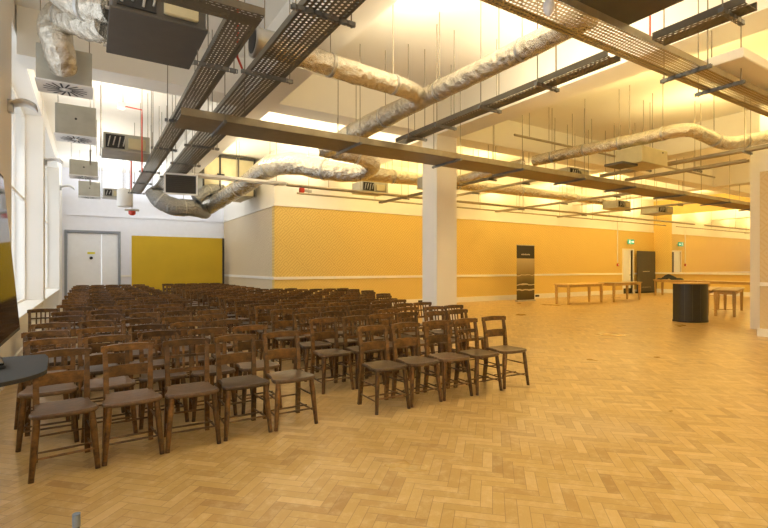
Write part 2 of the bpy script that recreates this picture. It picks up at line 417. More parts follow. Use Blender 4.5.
# window wall: piers and deep window recesses
piers = [(YR, -1.2), (2.4, 3.0), (7.3, 8.3), (13.5, 14.05), (20.2, YE)]
pb = MB()
for a, b in piers: pb.box((XG-.3, a, 0), (XL, b, ZC))
wins = [(-1.2, 2.4), (3.0, 7.3), (8.3, 13.5), (14.05, 20.2)]
for a, b in wins:
    pb.box((XG-.3, a, 0), (XL-.02, b, .70)); pb.box((XG-.3, a, 5.0), (XL-.02, b, ZC))
struct('wall_left', pb, M['paint'], 'white window wall with deep piers on the left', 'wall')
for i, (a, b) in enumerate(wins):
    fr = MB(); n = 3
    fr.box((XG-.03, a, .70), (XG+.03, b, .78)).box((XG-.03, a, 4.92), (XG+.03, b, 5.0))
    fr.box((XG-.03, a, 3.0), (XG+.03, b, 3.06))
    for k in range(n+1):
        y = a + (b-a)*k/n; y = min(max(y, a+.03), b-.03); fr.box((XG-.035, y-.03, .7), (XG+.035, y+.03, 5.0))
    wo = struct('window_%d' % (i+1), fr, M['trim'], ['tall window behind the viewer on the left', 'tall window just left of the frame', 'bright tall window between the two nearest piers', 'far bright window beyond the second pier'][i], 'window')
    MB().box((XG-.008, a, .78), (XG, b, 4.92)).build('window_pane', M['glass'], wo)
    MB().bbox((XG+.03, a+.002, .70), (XL+.03, b-.002, .74), .006).build('window_sill', M['trim'], wo)
bb = MB()
for a, b in piers: bb.box((XL, a, 0), (XL+.025, b, .2))
for a, b in wins: bb.box((XL-.02, a, 0), (XL+.015, b, .2))
struct('baseboard_left', bb, M['trim'], 'white baseboard along the window wall', 'baseboard')

# wall uplighter shades (curved white shades on the piers)
def shade(y, z, x, s, label):
    o = empty('wall_lamp', (x, y, z))
    prof = [(-.20, .14), (-.10, .05), (0, 0), (.12, -.02), (.24, .03)]
    vs = []; fs = []
    n = 8
    for i in range(n+1):
        a = i/n; px = a*.42; pz = .10*math.sin(a*PI*.9) - .02*a
        vs += [(px*s, -.22*s, (pz-.05*a)*s), (px*s, .22*s, (pz-.05*a)*s), (px*s, .22*s, (pz+.015)*s), (px*s, -.22*s, (pz+.015)*s)]
    for i in range(n):
        for k in range(4):
            j = (k+1) % 4; fs.append((i*4+k, i*4+j, i*4+4+j, i*4+4+k))
    fs += [(3, 2, 1, 0), tuple(n*4+k for k in range(4))]
    MB().add(vs, fs, True).build('lamp_shade', M['white'], o)
    MB().box((-.03, -.06, -.10), (.03, .06, .06)).build('wall_bracket', M['steel'], o)
    tag(o, label, 'wall lamp', 'curved uplighters on the window piers')
shade(7.95, 3.66, XL+.03, .68, 'nearest curved white wall uplighter on the first window pier')
shade(13.75, 4.02, XL+.03, .8, 'middle curved white wall uplighter on the second window pier')
shade(20.4, 4.35, XL+.03, 1.0, 'farthest curved white wall uplighter beside the end wall')

# ------------------------------------------------------------------ chairs
def seat_mb():
    out = []
    half = [(0, -.215), (.08, -.213), (.15, -.200), (.195, -.175), (.212, -.135), (.208, -.09), (.192, -.04), (.180, .03), (.176, .10), (.176, .185)]
    pts = half + [(-x, y) for x, y in reversed(half[1:])]
    m = MB().prism(pts, .425, .458, .035)
    # shallow dishing: inner ring slightly lower
    n = len(pts); o = []
    for k, (s, z) in enumerate(((.965, .458), (.75, .452), (.4, .447))):
        o += [(x*s, (y+.015)*s-.015, z+.0005) for x, y in pts]
    fs = []
    for k in range(2): fs += [(k*n+i, k*n+(i+1)%n, (k+1)*n+(i+1)%n, (k+1)*n+i) for i in range(n)]
    fs.append(tuple(2*n+i for i in range(n)))
    m.f.pop(); m.sm.pop()
    m.add(o, fs, True)
    return m
def leg_mb(s):
    return MB().lathe((s*.165, -.155, .43), (s*.200, -.195, 0), [(0, .021), (.25, .025), (.6, .022), (.92, .0185), (1, .019)], 10)
def post_mb(s):
    return MB().beam([(s*.172, .215, 0), (s*.166, .185, .25), (s*.163, .175, .45), (s*.166, .195, .65), (s*.172, .235, .842)], [.038, .040, .042, .038, .032], [.034, .036, .038, .034, .026])
def board_mb(z0, z1, y, th, half=.18, bow=.028, arch=.010, n=10):
    vs = []; fs = []
    for i in range(n+1):
        a = -1+2*i/n; x = a*half; yy = y + bow*(1-a*a); zt = z1 + arch*(1-a*a); t = th/2
        vs += [(x, yy-t, z0), (x, yy+t, z0+.0), (x, yy+t+.012*(z1-z0)*6*0, zt), (x, yy-t, zt)]
    for i in range(n):
        for k in range(4): j = (k+1) % 4; fs.append((i*4+k, i*4+j, i*4+4+j, i*4+4+k))
    fs += [(3, 2, 1, 0), tuple(n*4+k for k in range(4))]
    return MB().add(vs, fs)
def rung(a, b, r=.0085): return MB().lathe(a, b, [(0, r*.8), (.5, r*1.15), (1, r*.8)], 8)
def chair_parts(kind):
    p = [('seat', seat_mb(), 'seat')]
    for s in (-1, 1): p.append(('leg', leg_mb(s), 'chair'))
    for s in (-1, 1): p.append(('back_post', post_mb(s), 'chair'))
    p.append(('top_rail', board_mb(.790, .838, .218, .026, .200, .034), 'chair'))
    if kind == 'rail':
        p.append(('back_panel', board_mb(.580, .672, .196, .013, .158, .02, .004), 'chair'))
    else:
        p.append(('back_rail', board_mb(.560, .595, .190, .013, .158, .02, .0), 'chair'))
        p.append(('back_rail', board_mb(.690, .712, .206, .012, .158, .02, .0), 'chair'))
        for x in (-.085, -.028, .028, .085):
            p.append(('back_slat', MB().beam([(x, .208, .585), (x, .246, .805)], .020, .008), 'chair'))
    # rungs
    for s in (-1, 1):
        p.append(('side_rung', rung((s*.190, -.184, .12), (s*.169, .20, .12)), 'chair'))
        p.append(('side_rung', rung((s*.178, -.172, .27), (s*.166, .188, .27)), 'chair'))
    p.append(('front_rung', rung((-.19, -.183, .15), (.19, -.183, .15)), 'chair'))
    p.append(('middle_rung', rung((-.182, .0, .135), (.182, .0, .135)), 'chair'))
    p.append(('rear_rung', rung((-.168, .195, .20), (.168, .195, .20)), 'chair'))
    return p
CHAIR = {}
for kind in ('rail', 'slat'):
    parts = [(n, mb.mesh('chair_'+n, M[mt])) for n, mb, mt in chair_parts(kind)]
    allm = MB()
    for n, mb, mt in chair_parts(kind): allm.add(mb.v, mb.f)
    far = MB(); mi = []
    for n, mb, mt in chair_parts(kind):
        far.add(mb.v, mb.f); mi += [1 if mt == 'seat' else 0]*len(mb.f)
    me = far.mesh('far_chair', M['chair']); me.materials.append(M['seat']); me.polygons.foreach_set('material_index', mi)
    CHAIR[kind] = (parts, me)
PROTO = {}
def copy_thing(root):
    r = root.copy(); COL.objects.link(r)
    for ch in root.children:
        c = ch.copy(); COL.objects.link(c); c.parent = r
    return r
def place_chair(x, y, rz, kind, label, group, far=False):
    key = (kind, far)
    if key in PROTO: o = copy_thing(PROTO[key])
    elif far:
        o = bpy.data.objects.new('church_chair', CHAIR[kind][1]); COL.objects.link(o); PROTO[key] = o
    else:
        o = empty('church_chair')
        for n, me in CHAIR[kind][0]:
            c = bpy.data.objects.new(n, me); COL.objects.link(c); c.parent = o
        PROTO[key] = o
    o.location = (x, y, 0); o.rotation_euler = (0, 0, rz)
    tag(o, label, 'chair', group)
ORD = ['zeroth', 'first', 'second', 'third', 'fourth', 'fifth', 'sixth', 'seventh', 'eighth', 'ninth', 'tenth', 'eleventh', 'twelfth', 'thirteenth', 'fourteenth', 'fifteenth', 'sixteenth', 'seventeenth', 'eighteenth', 'nineteenth', 'twentieth', 'twenty-first', 'twenty-second']
rows = [4.30, 5.02, 5.70]
while rows[-1] < 19.8: rows.append(rows[-1] + .79)
SP = .452
rc = random.Random(3)
for ri, y in enumerate(rows):
    # left block, window side
    far = y > 11.5
    xs = [-.17 + SP*k for k in range(5)]
    if ri in (2, 3): xs = [-.38 + SP*k for k in range(5)]
    elif ri > 0: xs = [-.30 + SP*k + (.0 if ri % 2 else .06) for k in range(5)]
    if ri == 6: xs = [-.62] + [-.14 + SP*k for k in range(4)]
    for k, x in enumerate(xs):
        kind = 'slat' if (ri == 0 and k == 2) or (ri > 0 and rc.random() < .5) else 'rail'
        jx = rc.uniform(-.012, .012) if ri else 0; jy = rc.uniform(-.05, .05) if ri else [-.02, .03, .03, .06, .06][k]
        rz = rc.uniform(-.05, .05) if ri else [.10, .04, -.03, .02, .0][k]
        kd = 'slat-back' if kind == 'slat' else 'panel-back'
        if ri == 0: lab = 'dark wooden %s chair in the front row, %s from the window side' % (kd, ORD[k+1])
        else: lab = 'dark wooden %s chair, %s row from the front, %s from the windows' % (kd, ORD[ri+1], ORD[k+1])
        place_chair(x + jx, y + jy, rz, kind, lab, 'church chairs in the window-side block', far)
    # right block
    if y > YB-.9: n = 5
    elif y > 13.2: n = 7
    elif y > 10.6: n = 10
    elif y > 9.2: n = 9
    elif y > 8.3: n = 8
    elif ri == 0: n = 5
    elif ri == 1: n = 6
    else: n = 7
    for k in range(n):
        kind = 'slat' if (ri == 0 and k == 3) or (ri > 0 and rc.random() < .5) else 'rail'
        x = 2.52 + SP*k + (.05 if ri % 3 == 2 else 0); jy = rc.uniform(-.05, .05) if ri else [-.02, 0, 0, -.02, .0][k]
        if ri == 0: x = [2.665, 3.115, 3.57, 4.03, 4.53][k]
        yy = y + (.30 if ri >= 1 and y < 8 else 0) * 1.0
        if k >= 5 and y > YB - 1: continue
        kd = 'slat-back' if kind == 'slat' else 'panel-back'
        if ri == 0: lab = 'dark wooden %s chair, %s from the aisle in the right front row' % (kd, ORD[k+1])
        else: lab = 'dark wooden %s chair right of the aisle, %s row back, %s from the aisle' % (kd, ORD[ri+1], ORD[k+1])
        place_chair(x + (rc.uniform(-.012, .012) if ri else 0), yy + jy, rc.uniform(-.05, .05) if ri else [0, .0, -.03, .02, -.06][k], kind, lab, 'church chairs right of the aisle', far)

# ------------------------------------------------------------------ overhead services
def tray(name, p0, p1, width, z, mat, label, cat='cable tray', depth=.07, solid=None, rods=None, strut=True, lip=.018, group='cable trays under the ceiling'):
    """straight tray; local x runs along it"""
    a = Vector((p0[0], p0[1], z)); b = Vector((p1[0], p1[1], z)); ln = (b-a).length; ang = math.atan2(b.y-a.y, b.x-a.x)
    o = empty(name, a, ang); w = width/2
    MB().box((0, -w, 0), (ln, w, .004)).build('tray_bottom', M[mat], o)
    for s in (-1, 1):
        y0, y1 = sorted((s*w, s*(w-.004)))
        m = MB().box((0, y0, 0), (ln, y1, depth)); l0, l1 = sorted((s*w, s*(w-lip))); m.box((0, l0, depth), (ln, l1, depth+.004))
        m.build('side_flange', M[solid or mat], o)
    if rods is None:
        rods = []; k = .8
        while k < ln: rods.append(k); k += 2.2
    for x in rods:
        if strut:
            st = MB().box((x-.02, -w-.10, -.045), (x+.02, w+.10, -.003)).build('support_strut', M['strut'], o)
        for s in (-1, 1):
            MB().cyl((x, s*(w+.06), -.06), (x, s*(w+.06), ZC-z), .007, n=6).build('hanger_rod', M['rod'], o)
    tag(o, label, cat, group); return o
ZTR = 3.8
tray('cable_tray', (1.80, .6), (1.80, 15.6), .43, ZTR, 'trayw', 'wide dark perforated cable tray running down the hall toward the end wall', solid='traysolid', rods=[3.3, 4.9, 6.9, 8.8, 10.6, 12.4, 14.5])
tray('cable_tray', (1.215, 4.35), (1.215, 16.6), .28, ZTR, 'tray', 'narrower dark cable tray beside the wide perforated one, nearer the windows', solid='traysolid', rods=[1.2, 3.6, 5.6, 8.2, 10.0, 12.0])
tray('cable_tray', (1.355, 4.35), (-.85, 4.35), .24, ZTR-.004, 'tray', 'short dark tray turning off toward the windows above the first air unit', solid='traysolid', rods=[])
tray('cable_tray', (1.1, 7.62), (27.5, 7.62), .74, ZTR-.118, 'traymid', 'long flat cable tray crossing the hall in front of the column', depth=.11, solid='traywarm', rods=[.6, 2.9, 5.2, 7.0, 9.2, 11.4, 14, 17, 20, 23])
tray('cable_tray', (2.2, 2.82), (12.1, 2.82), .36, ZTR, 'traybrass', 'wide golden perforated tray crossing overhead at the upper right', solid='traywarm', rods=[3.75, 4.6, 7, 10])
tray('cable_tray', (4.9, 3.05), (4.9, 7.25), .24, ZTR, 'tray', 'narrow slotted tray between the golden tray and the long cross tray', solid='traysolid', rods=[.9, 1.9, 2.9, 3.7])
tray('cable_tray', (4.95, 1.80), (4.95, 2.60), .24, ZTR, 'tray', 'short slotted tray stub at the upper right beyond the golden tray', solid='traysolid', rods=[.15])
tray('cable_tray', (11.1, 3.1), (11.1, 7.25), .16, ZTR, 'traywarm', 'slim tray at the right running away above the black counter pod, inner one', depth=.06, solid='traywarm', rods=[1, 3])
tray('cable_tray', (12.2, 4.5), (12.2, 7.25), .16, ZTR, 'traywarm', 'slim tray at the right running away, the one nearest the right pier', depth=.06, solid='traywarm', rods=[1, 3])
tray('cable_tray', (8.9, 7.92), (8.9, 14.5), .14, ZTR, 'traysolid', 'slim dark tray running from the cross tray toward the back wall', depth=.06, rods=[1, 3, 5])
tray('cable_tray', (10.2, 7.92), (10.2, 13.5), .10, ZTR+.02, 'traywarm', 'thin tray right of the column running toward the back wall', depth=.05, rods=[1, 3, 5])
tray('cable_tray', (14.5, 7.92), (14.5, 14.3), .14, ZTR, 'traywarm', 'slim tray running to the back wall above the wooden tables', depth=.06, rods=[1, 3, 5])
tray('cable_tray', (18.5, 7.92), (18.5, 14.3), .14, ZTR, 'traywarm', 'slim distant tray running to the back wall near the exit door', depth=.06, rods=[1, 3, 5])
# white lighting trunking and thin pipe at y ~ 12
o = empty('lighting_trunking', (1.9, 12.7, ZTR))
MB().bbox((0, -.16, 0), (2.75, -.04, .07), .006).build('trunking_channel', M['white'], o)
MB().bbox((0, .06, 0), (2.75, .16, .07), .006).build('trunking_channel', M['white'], o)
for x in (.3, 1.4, 2.5): MB().cyl((x, 0, 0), (x, 0, ZC-ZTR), .007, n=6).build('hanger_rod', M['rod'], o); MB().box((x-.02, -.18, -.02), (x+.02, .18, 0)).build('support_strut', M['steel'], o)
tag(o, 'pale double trunking crossing below the foil duct in front of the dark grille', 'trunking')
def pipe(name, pts, r, mat, label, rods=(), cat='pipe', n=8):
    o = empty(name, pts[0]); p0 = Vector(pts[0])
    MB().tube([Vector(p)-p0 for p in pts], r, n).build('pipe_run', M[mat], o)
    for q in rods:
        q = Vector(q)-p0; MB().cyl(q, (q.x, q.y, ZC-p0.z), .007, n=6).build('hanger_rod', M['rod'], o)
    tag(o, label, cat); return o
pipe('service_pipe', [(4.7, 12.7, 3.82), (20, 12.7, 3.82), (27.8, 12.7, 3.82)], .045, 'traywarm', 'thin long pipe crossing in front of the back wall', [(x, 12.7, 3.82) for x in (6, 8, 10, 12, 14, 16, 18, 20, 22, 24)])
pipe('service_pipe', [(5.6, 14.2, 3.86), (27.8, 14.2, 3.86)], .03, 'traywarm', 'thinnest pipe running close along the back wall top', [(x, 14.2, 3.86) for x in (6, 8.5, 11, 13.5, 16, 18.5, 21, 23.5)])
rb = empty('alarm_box', (5.15, 12.7, 3.66)); MB().bbox((-.07, -.05, -.02), (.07, .05, .11), .01).build('box_body', M['red'], rb); MB().bbox((.08, -.04, 0), (.3, .04, .08), .006).build('bracket', M['steel'], rb)
tag(rb, 'small red alarm box hanging from the thin pipe near the wall corner', 'alarm box')
# red conduits
pipe('red_conduit', [(1.47, 5.6, ZC), (1.47, 5.6, 4.1), (1.47, 5.62, 3.98), (1.6, 5.8, 3.88)], .014, 'red', 'red conduit dropping between the two dark trays', cat='conduit')
pp = [P(123, 106, 9.4), P(142, 110, 9.5), P(142, 118, 9.5), P(142, 172, 9.5)]
o = pipe('red_conduit', pp, .014, 'red', 'red conduit with a right-angle bend beside the second air unit', [pp[0], pp[1]], cat='conduit')
MB().bbox((-.10, -.06, -.06), (.04, .06, .06), .01).build('junction_box', M['white'], o)
pipe('red_conduit', [(P(131, 175, 15).x, P(131, 175, 15).y, ZC), P(131, 206, 15)], .02, 'red', 'short red conduit hanging above the far smoke sounder', cat='conduit')
pipe('red_conduit', [(P(650, 10, 6.2).x, P(650, 10, 6.2).y, ZC), P(650, 42, 6.2)], .012, 'red', 'red conduit dropping behind the golden tray at the upper right', cat='conduit')

def duct(name, pts, r, mat, label, jit=.028, n=8, rods=(), straps=True, seed=1, sub=None):
    sm = catmull(pts, n); 
    if isinstance(r, (list, tuple)):
        rr = []
        for i in range(len(sm)):
            f = i/(len(sm)-1)*(len(r)-1); k = min(int(f), len(r)-2); rr.append(r[k]+(r[k+1]-r[k])*(f-k))
    else: rr = r
    p0 = sm[0].copy(); o = empty(name, p0)
    MB().tube([p-p0 for p in sm], rr, 20, jit, seed=seed).build('duct_sleeve', M[mat], o)
    for i in rods:
        i = min(i, len(sm)-2)
        q = sm[i]-p0; d = (sm[i+1]-sm[i]).normalized(); rad = rr[i] if isinstance(rr, list) else rr
        MB().cyl(q-d*.02, q+d*.02, rad*1.05, n=20).build('duct_strap', M['steel'], o)
        MB().cyl(q+Vector((0, 0, rad)), (q.x, q.y, ZC-p0.z), .007, n=6).build('hanger_rod', M['rod'], o)
    tag(o, label, 'duct', 'foil ducts under the ceiling'); return o
duct('foil_duct', [(4.55, 3.1, 4.2), (4.55, 4.6, 4.2), (4.52, 6, 4.2), (4.5, 7.5, 4.2), (4.5, 8.5, 4.18), (4.42, 9.5, 4.12)], [.13, .14, .15, .19, .21, .19], 'foil', 'foil wrapped duct sloping from the golden tray down to the column side', rods=(5, 14, 22, 30, 36), seed=2)
duct('foil_duct', [(1.88, 5.62, 4.22), (3.0, 5.75, 4.2), (4.0, 5.85, 4.2), (4.40, 6.0, 4.2)], [.15, .15, .14, .13], 'foil', 'foil duct branching off the inline fan beside the wide tray', rods=(6, 14), seed=3)
o = empty('inline_fan', (1.70, 5.62, 4.22))
MB().lathe((-.05, 0, 0), (.22, 0, 0), [(0, .19), (.1, .20), (.3, .16), (1, .16)], 24).build('fan_housing', M['steel'], o)
MB().cyl((-.056, 0, 0), (-.045, 0, 0), .15, n=24).build('fan_mouth', M['black'], o)
MB().cyl((.1, 0, .16), (.1, 0, 1.2), .007, n=6).build('hanger_rod', M['rod'], o)
tag(o, 'round inline fan with dark mouth above the wide perforated tray', 'fan')
duct('foil_duct', [P(320, 148, 10.9), P(340, 152, 11.0), P(362, 157, 11.2), P(372, 165, 11.6), P(358, 173, 12.0), P(325, 170, 12.2), P(295, 164, 12.6), P(270, 167, 13.0), P(250, 181, 14), P(228, 195, 15.3), P(205, 209, 16.8)],
     [.19, .20, .20, .21, .22, .26, .29, .29, .27, .26, .27], 'foil', 'big crumpled foil duct looping back near the wall corner', jit=.035, rods=(14, 40, 56, 68), seed=4)
duct('foil_duct', [(5.6, 11.5, 4.12), (7.5, 11.55, 4.15), (11, 11.6, 4.18), (15, 11.6, 4.2), (19, 11.6, 4.2)], [.23, .20, .17, .16, .15], 'foil', 'long straight foil duct passing behind the white column', rods=(3, 8, 14, 20, 26), seed=5)
duct('foil_duct', [P(430, 188, 12.5), P(470, 177, 11.6), P(500, 169, 11.2), P(525, 163, 11.0)], .11, 'foil', 'short foil branch duct just right of the white column', seed=6, rods=(6, 14))
duct('foil_duct', [P(534, 161, 11.9), P(570, 153, 11.2), P(600, 147, 10.6), P(640, 139, 10.0), P(684, 130, 9.4), P(704, 135, 9.5), P(724, 143, 9.8), P(745, 141, 9.9), P(775, 135, 9.9)], .135, 'foil', 'foil duct with a kinked elbow above the right-hand tables', rods=(4, 12, 20, 28, 44, 56), seed=7)
duct('flexible_duct', [P(152, 190, 15), P(160, 200, 15), P(175, 207, 15.2), P(192, 208, 15.6), P(205, 212, 16.6)], [.24, .27, .28, .27, .25], 'foild', 'dull grey flexible duct curling below the dark grille', jit=.03, seed=8, rods=(8, 20))
duct('flexible_duct', [P(196, 200, 15.6), P(205, 192, 15.8), P(218, 188, 16.2), P(232, 180, 16.5)], [.2, .2, .2, .2], 'foild', 'grey flexible duct rising behind the dark grille', jit=.03, seed=9, rods=(10,))
# top left ducts to the first diffuser
duct('foil_duct', [P(108, 26, 5.2), P(92, 28, 5.35), P(75, 21, 5.5), P(60, 18, 5.8), P(55, 28, 5.75), P(58, 46, 5.7), P(64, 70, 5.93)], [.15, .15, .16, .18, .18, .17, .15], 'foil', 'foil duct bending down from the near air unit to the first diffuser box', rods=(20,), jit=.035, seed=10)
duct('foil_duct', [P(112, 10, 5.1), P(95, 9, 5.15), P(78, 4, 5.2), P(62, -6, 5.3), P(45, -20, 5.4)], .15, 'foil', 'foil duct leaving the near air unit toward the top left edge', rods=(12,), jit=.035, seed=11)

# diffuser plenum boxes
def plenum(x, y, z, w, l, h, label, detail=True):
    o = empty('diffuser_box', (x, y, z))
    MB().bbox((-w/2, -l/2, .012), (w/2, l/2, h), .008).build('plenum_casing', M['steell'], o)
    pl = MB().box((-w/2-.012, -l/2-.012, 0), (w/2+.012, l/2+.012, .014)).build('diffuser_plate', M['white'], o)
    sl = MB()
    for k in range(16):
        a = 2*PI*k/16; c, s = math.cos(a), math.sin(a); q = Vector((c, s, 0)); tt = Vector((-s, c, 0))
        a0 = q*.07 - tt*.0; a1 = q*.24 + tt*.05
        e = tt*.012
        sl.add([(a0-e)+Vector((0, 0, -.004)), (a0+e)+Vector((0, 0, -.004)), (a1+e)+Vector((0, 0, -.004)), (a1-e)+Vector((0, 0, -.004))], [(0, 1, 2, 3)])
    sl.build('swirl_slots', M['black'], pl)
    MB().cyl((0, 0, -.012), (0, 0, 0), .03).build('centre_cap', M['white'], pl)
    for sx in (-1, 1): MB().cyl((sx*w*.45, 0, h), (sx*w*.45, 0, ZC-z), .006, n=6).build('hanger_rod', M['rod'], o)
    MB().cyl((0, -l/2-.006, h*.55), (0, -l/2, h*.55), .02).build('bolt', M['black'], o)
    tag(o, label, 'air diffuser', 'swirl diffuser boxes along the windows')
plenum(-.28, 7.55, 3.86, .60, .5, .46, 'nearest metal swirl diffuser box under the foil elbow at upper left')
plenum(-.22, 10.4, 3.86, .62, .6, .55, 'second metal swirl diffuser box from the front')
plenum(-.14, 14.6, 3.84, .62, .6, .40, 'third swirl diffuser box, in line beyond the second air unit')
plenum(-.02, 18.7, 3.84, .62, .6, .5, 'farthest swirl diffuser box near the end wall')

def air_unit(x0, y0, x1, y1, z0, z1, mat, label, front=None):
    cx, cy = (x0+x1)/2, (y0+y1)/2; o = empty('air_unit', (cx, cy, z0)); w, l, h = (x1-x0)/2, (y1-y0)/2, z1-z0
    MB().bbox((-w, -l, .0), (w, l, .02), .004).build('bottom_plate', M[mat], o)
    MB().bbox((-w+.02, -l+.02, .02), (w-.02, l-.02, h), .01).build('casing', M['steell' if mat != 'unitd' else 'unitd'], o)
    fp = MB()
    MB().box((-w+.06, -l+.005, .05), (-w*.1, -l+.02, h-.04)).build('control_panel', M['black'], o)
    MB().bbox((w*.05, -l-.03, .06), (w-.1, -l+.02, h-.08), .01).build('access_cover', M['cream'], o)
    tb = MB()
    for k in range(4): tb.cyl((-w+.1+.09*k, -l-.015, .07+.03*(k % 2)), (-w+.14+.09*k, -l-.02, h-.08), .012, n=6)
    tb.build('valve_pipework', M['steel'], o)
    for sx in (-1, 1):
        for sy in (-1, 1): 
            MB().cyl((sx*(w+.015), sy*l*.8, .04), (sx*(w+.015), sy*l*.8, ZC-z0), .007, n=6).build('hanger_rod', M['rod'], o)
            MB().box((sx*w-.03, sy*l*.8-.02, .03), (sx*w+.03, sy*l*.8+.02, .045)).build('hanging_lug', M['steel'], o)
    tag(o, label, 'air unit', 'air handling units under the ceiling'); return o
air_unit(.15, 5.05, 1.03, 6.16, 3.92, 4.36, 'unitd', 'large dark grey air unit hanging at upper left before the trays')
air_unit(.2, 10.95, 1.08, 11.85, 3.86, 4.22, 'steel', 'steel air unit with black control panel above the left chairs')
air_unit(.35, 18.3, .95, 18.9, 3.85, 4.15, 'steel', 'small far air unit near the end wall beside the farthest diffuser')
o = air_unit(2.9, 1.3, 4.63, 2.76, 3.95, 4.4, 'unitd', 'large flat dark air unit at the top right above the golden tray')
air_unit(11.1, 8.2, 12.0, 8.75, 3.93, 4.25, 'cream', 'cream air unit below the foil duct above the right-hand tables')
air_unit(7.9, 10.3, 8.5, 10.9, 3.72, 4.05, 'cream', 'small cream fan unit tucked behind the right side of the column')
air_unit(20.2, 10.6, 21.4, 11.4, 3.78, 4.1, 'steel', 'distant steel air unit above the exit door end')
air_unit(17.3, 10.6, 18.2, 11.3, 3.8, 4.1, 'cream', 'distant cream air unit above the two wooden tables')
air_unit(7.3, 13.0, 8.3, 13.7, 3.9, 4.25, 'cream', 'small cream unit seen left of the column above the wallpaper')
# cream box plenum on the right
o = empty('duct_box', (10.25, 5.75, 3.70)); MB().bbox((-.5, -.3, 0), (.5, .3, .34), .01).build('box_casing', M['cream'], o)
MB().bbox((-.9, -.12, -.05), (-.35, .3, 0), .004).build('under_plate', M['unitd'], o)
for s in (-1, 1): MB().cyl((s*.45, 0, .4), (s*.45, 0, ZC-3.70), .007, n=6).build('hanger_rod', M['rod'], o)
MB().cyl((.3, -.306, .28), (.3, -.3, .28), .02).build('bolt', M['black'], o)
tag(o, 'cream metal box hanging under the foil duct at the right', 'duct box')
# sheet metal rectangular duct by inner wall
o = empty('sheet_metal_duct', (4.08, 16.6, 4.0))
MB().bbox((-.88, 0, 0), (.88, 1.8, 1.3), .01).build('duct_casing', M['cream'], o)
fl = MB()
for x in (-.86, -.32, .30, .86): fl.box((x-.03, -.03, -.02), (x+.03, .0, 1.3))
fl.box((-.90, -.03, 1.24), (.90, 0, 1.32))
fl.build('flange_frame', M['darkm'], o)
for x in (-.3, .5): MB().box((x-.12, -.06, .55), (x+.12, -.01, .68)).build('damper_handle', M['black'], o)
MB().box((-.88, 1.8, 0), (-.83, 1.85, 1.4)).box((.83, 1.8, 0), (.88, 1.85, 1.4)).build('hanger_bracket', M['rod'], o)
tag(o, 'large cream sheet metal duct with dark flanges beside the inner wall', 'duct')
# dark grille
o = empty('duct_grille', P(181, 195, 11.4)); o.scale = (.9, .9, .9); o.rotation_euler = (0, 0, math.radians(-8))
g = MB().box((-.42, -.02, 0), (.42, .0, .045)).box((-.42, -.02, .53), (.42, 0, .575)).box((-.42, -.02, 0), (-.375, 0, .575)).box((.375, -.02, 0), (.42, 0, .575)); g.build('grille_frame', M['white'], o)
g = MB().box((-.375, .0, .045), (.375, .3, .53)); g.build('grille_box', M['darkm'], o)
g = MB()
for k in range(9): g.box((-.375, -.012, .07+.052*k), (.375, .004, .085+.052*k))
g.build('louvres', M['darkm'], o)
for s in (-1, 1): MB().cyl((s*.35, .1, .5), (s*.35, .1, (ZC-o.location.z)/.9), .007, n=6).build('hanger_rod', M['rod'], o)
tag(o, 'dark square louvred grille with a white frame under the trays', 'grille')
# white round sounder and cylinder near end wall
o = empty('silencer', P(125, 198, 15.0)); MB().lathe((0, 0, -.28), (0, 0, .28), [(0, .2), (.08, .23), (.9, .23), (1, .2)], 20).build('silencer_body', M['white'], o)
MB().cyl((0, 0, .28), (0, 0, ZC-o.location.z), .01, n=6).build('hanger_rod', M['rod'], o)
tag(o, 'white cylindrical duct end hanging near the far diffuser', 'duct silencer')
o = empty('smoke_sounder', P(132, 213, 14.6)); MB().lathe((0, 0, -.07), (0, 0, .06), [(0, .05), (.3, .10), (1, .10)], 16).build('sounder_body', M['red'], o)
MB().bbox((-.2, -.05, .06), (.2, .05, .12), .01).build('mount_plate', M['steel'], o); MB().cyl((0, 0, .1), (0, 0, ZC-o.location.z), .008, n=6).build('hanger_rod', M['rod'], o)
tag(o, 'small red sounder on a bracket above the double door', 'sounder')
# white globe detector under golden tray
pg = (3.35, 2.68, ZTR-.02)
o = empty('ceiling_detector', pg)
prof = [(0, .045), (.3, .05), (.6, .045), (.85, .028), (1, .006)]
MB().lathe((0, 0, 0), (0, 0, -.12), prof, 18).build('detector_globe', M['white'], o); MB().cyl((0, 0, .0), (0, 0, .02), .035, n=16).build('detector_base', M['steel'], o)
tag(o, 'small white dome detector fixed beneath the golden perforated tray', 'detector')
# beige rectangular duct upper right
o = empty('flat_duct', (6.45, 2.67, 3.95)); MB().bbox((0, -.25, 0), (5.5, .32, .12), .01).build('duct_casing', M['paint'], o)
for x in (.6, 2.6, 4.6): MB().cyl((x, .34, 0), (x, .34, ZC-3.95), .008, n=6).build('hanger_rod', M['rod'], o)
tag(o, 'pale flat rectangular duct lying above the golden tray at far right', 'duct')
# extra hanger rods to the small pipework in the right bays
for i, (x, y, z) in enumerate([(6.2, 4.9, 4.5), (5.6, 6.4, 4.3), (8.3, 5.2, 4.4), (9.4, 6.9, 4.2), (12.6, 9.6, 4.1), (15.6, 9.8, 4.1)]):
    pass
pipe('service_pipe', [(5.9, 4.2, 4.35), (5.9, 8.6, 4.35)], .02, 'rod', 'thin dark pipe high up left of the column beam', [(5.9, y, 4.35) for y in (4.6, 5.8, 7.0, 8.2)])
pipe('service_pipe', [(8.3, 7.6, 4.55), (12.8, 7.6, 4.55), (18, 7.6, 4.55)], .03, 'traywarm', 'thin pipe high above the cross tray at the right', [(x, 7.6, 4.55) for x in (8.8, 9.5, 10.4, 11.2, 12.2, 13.1, 14.6, 15.5, 16.6)])
pipe('service_pipe', [(8.0, 10.2, 4.3), (22, 10.2, 4.3)], .03, 'traywarm', 'thin pipe high up in the far right bay', [(x, 10.2, 4.3) for x in (9, 10.2, 11.5, 12.6, 14, 15.5, 17, 18.5, 20)])
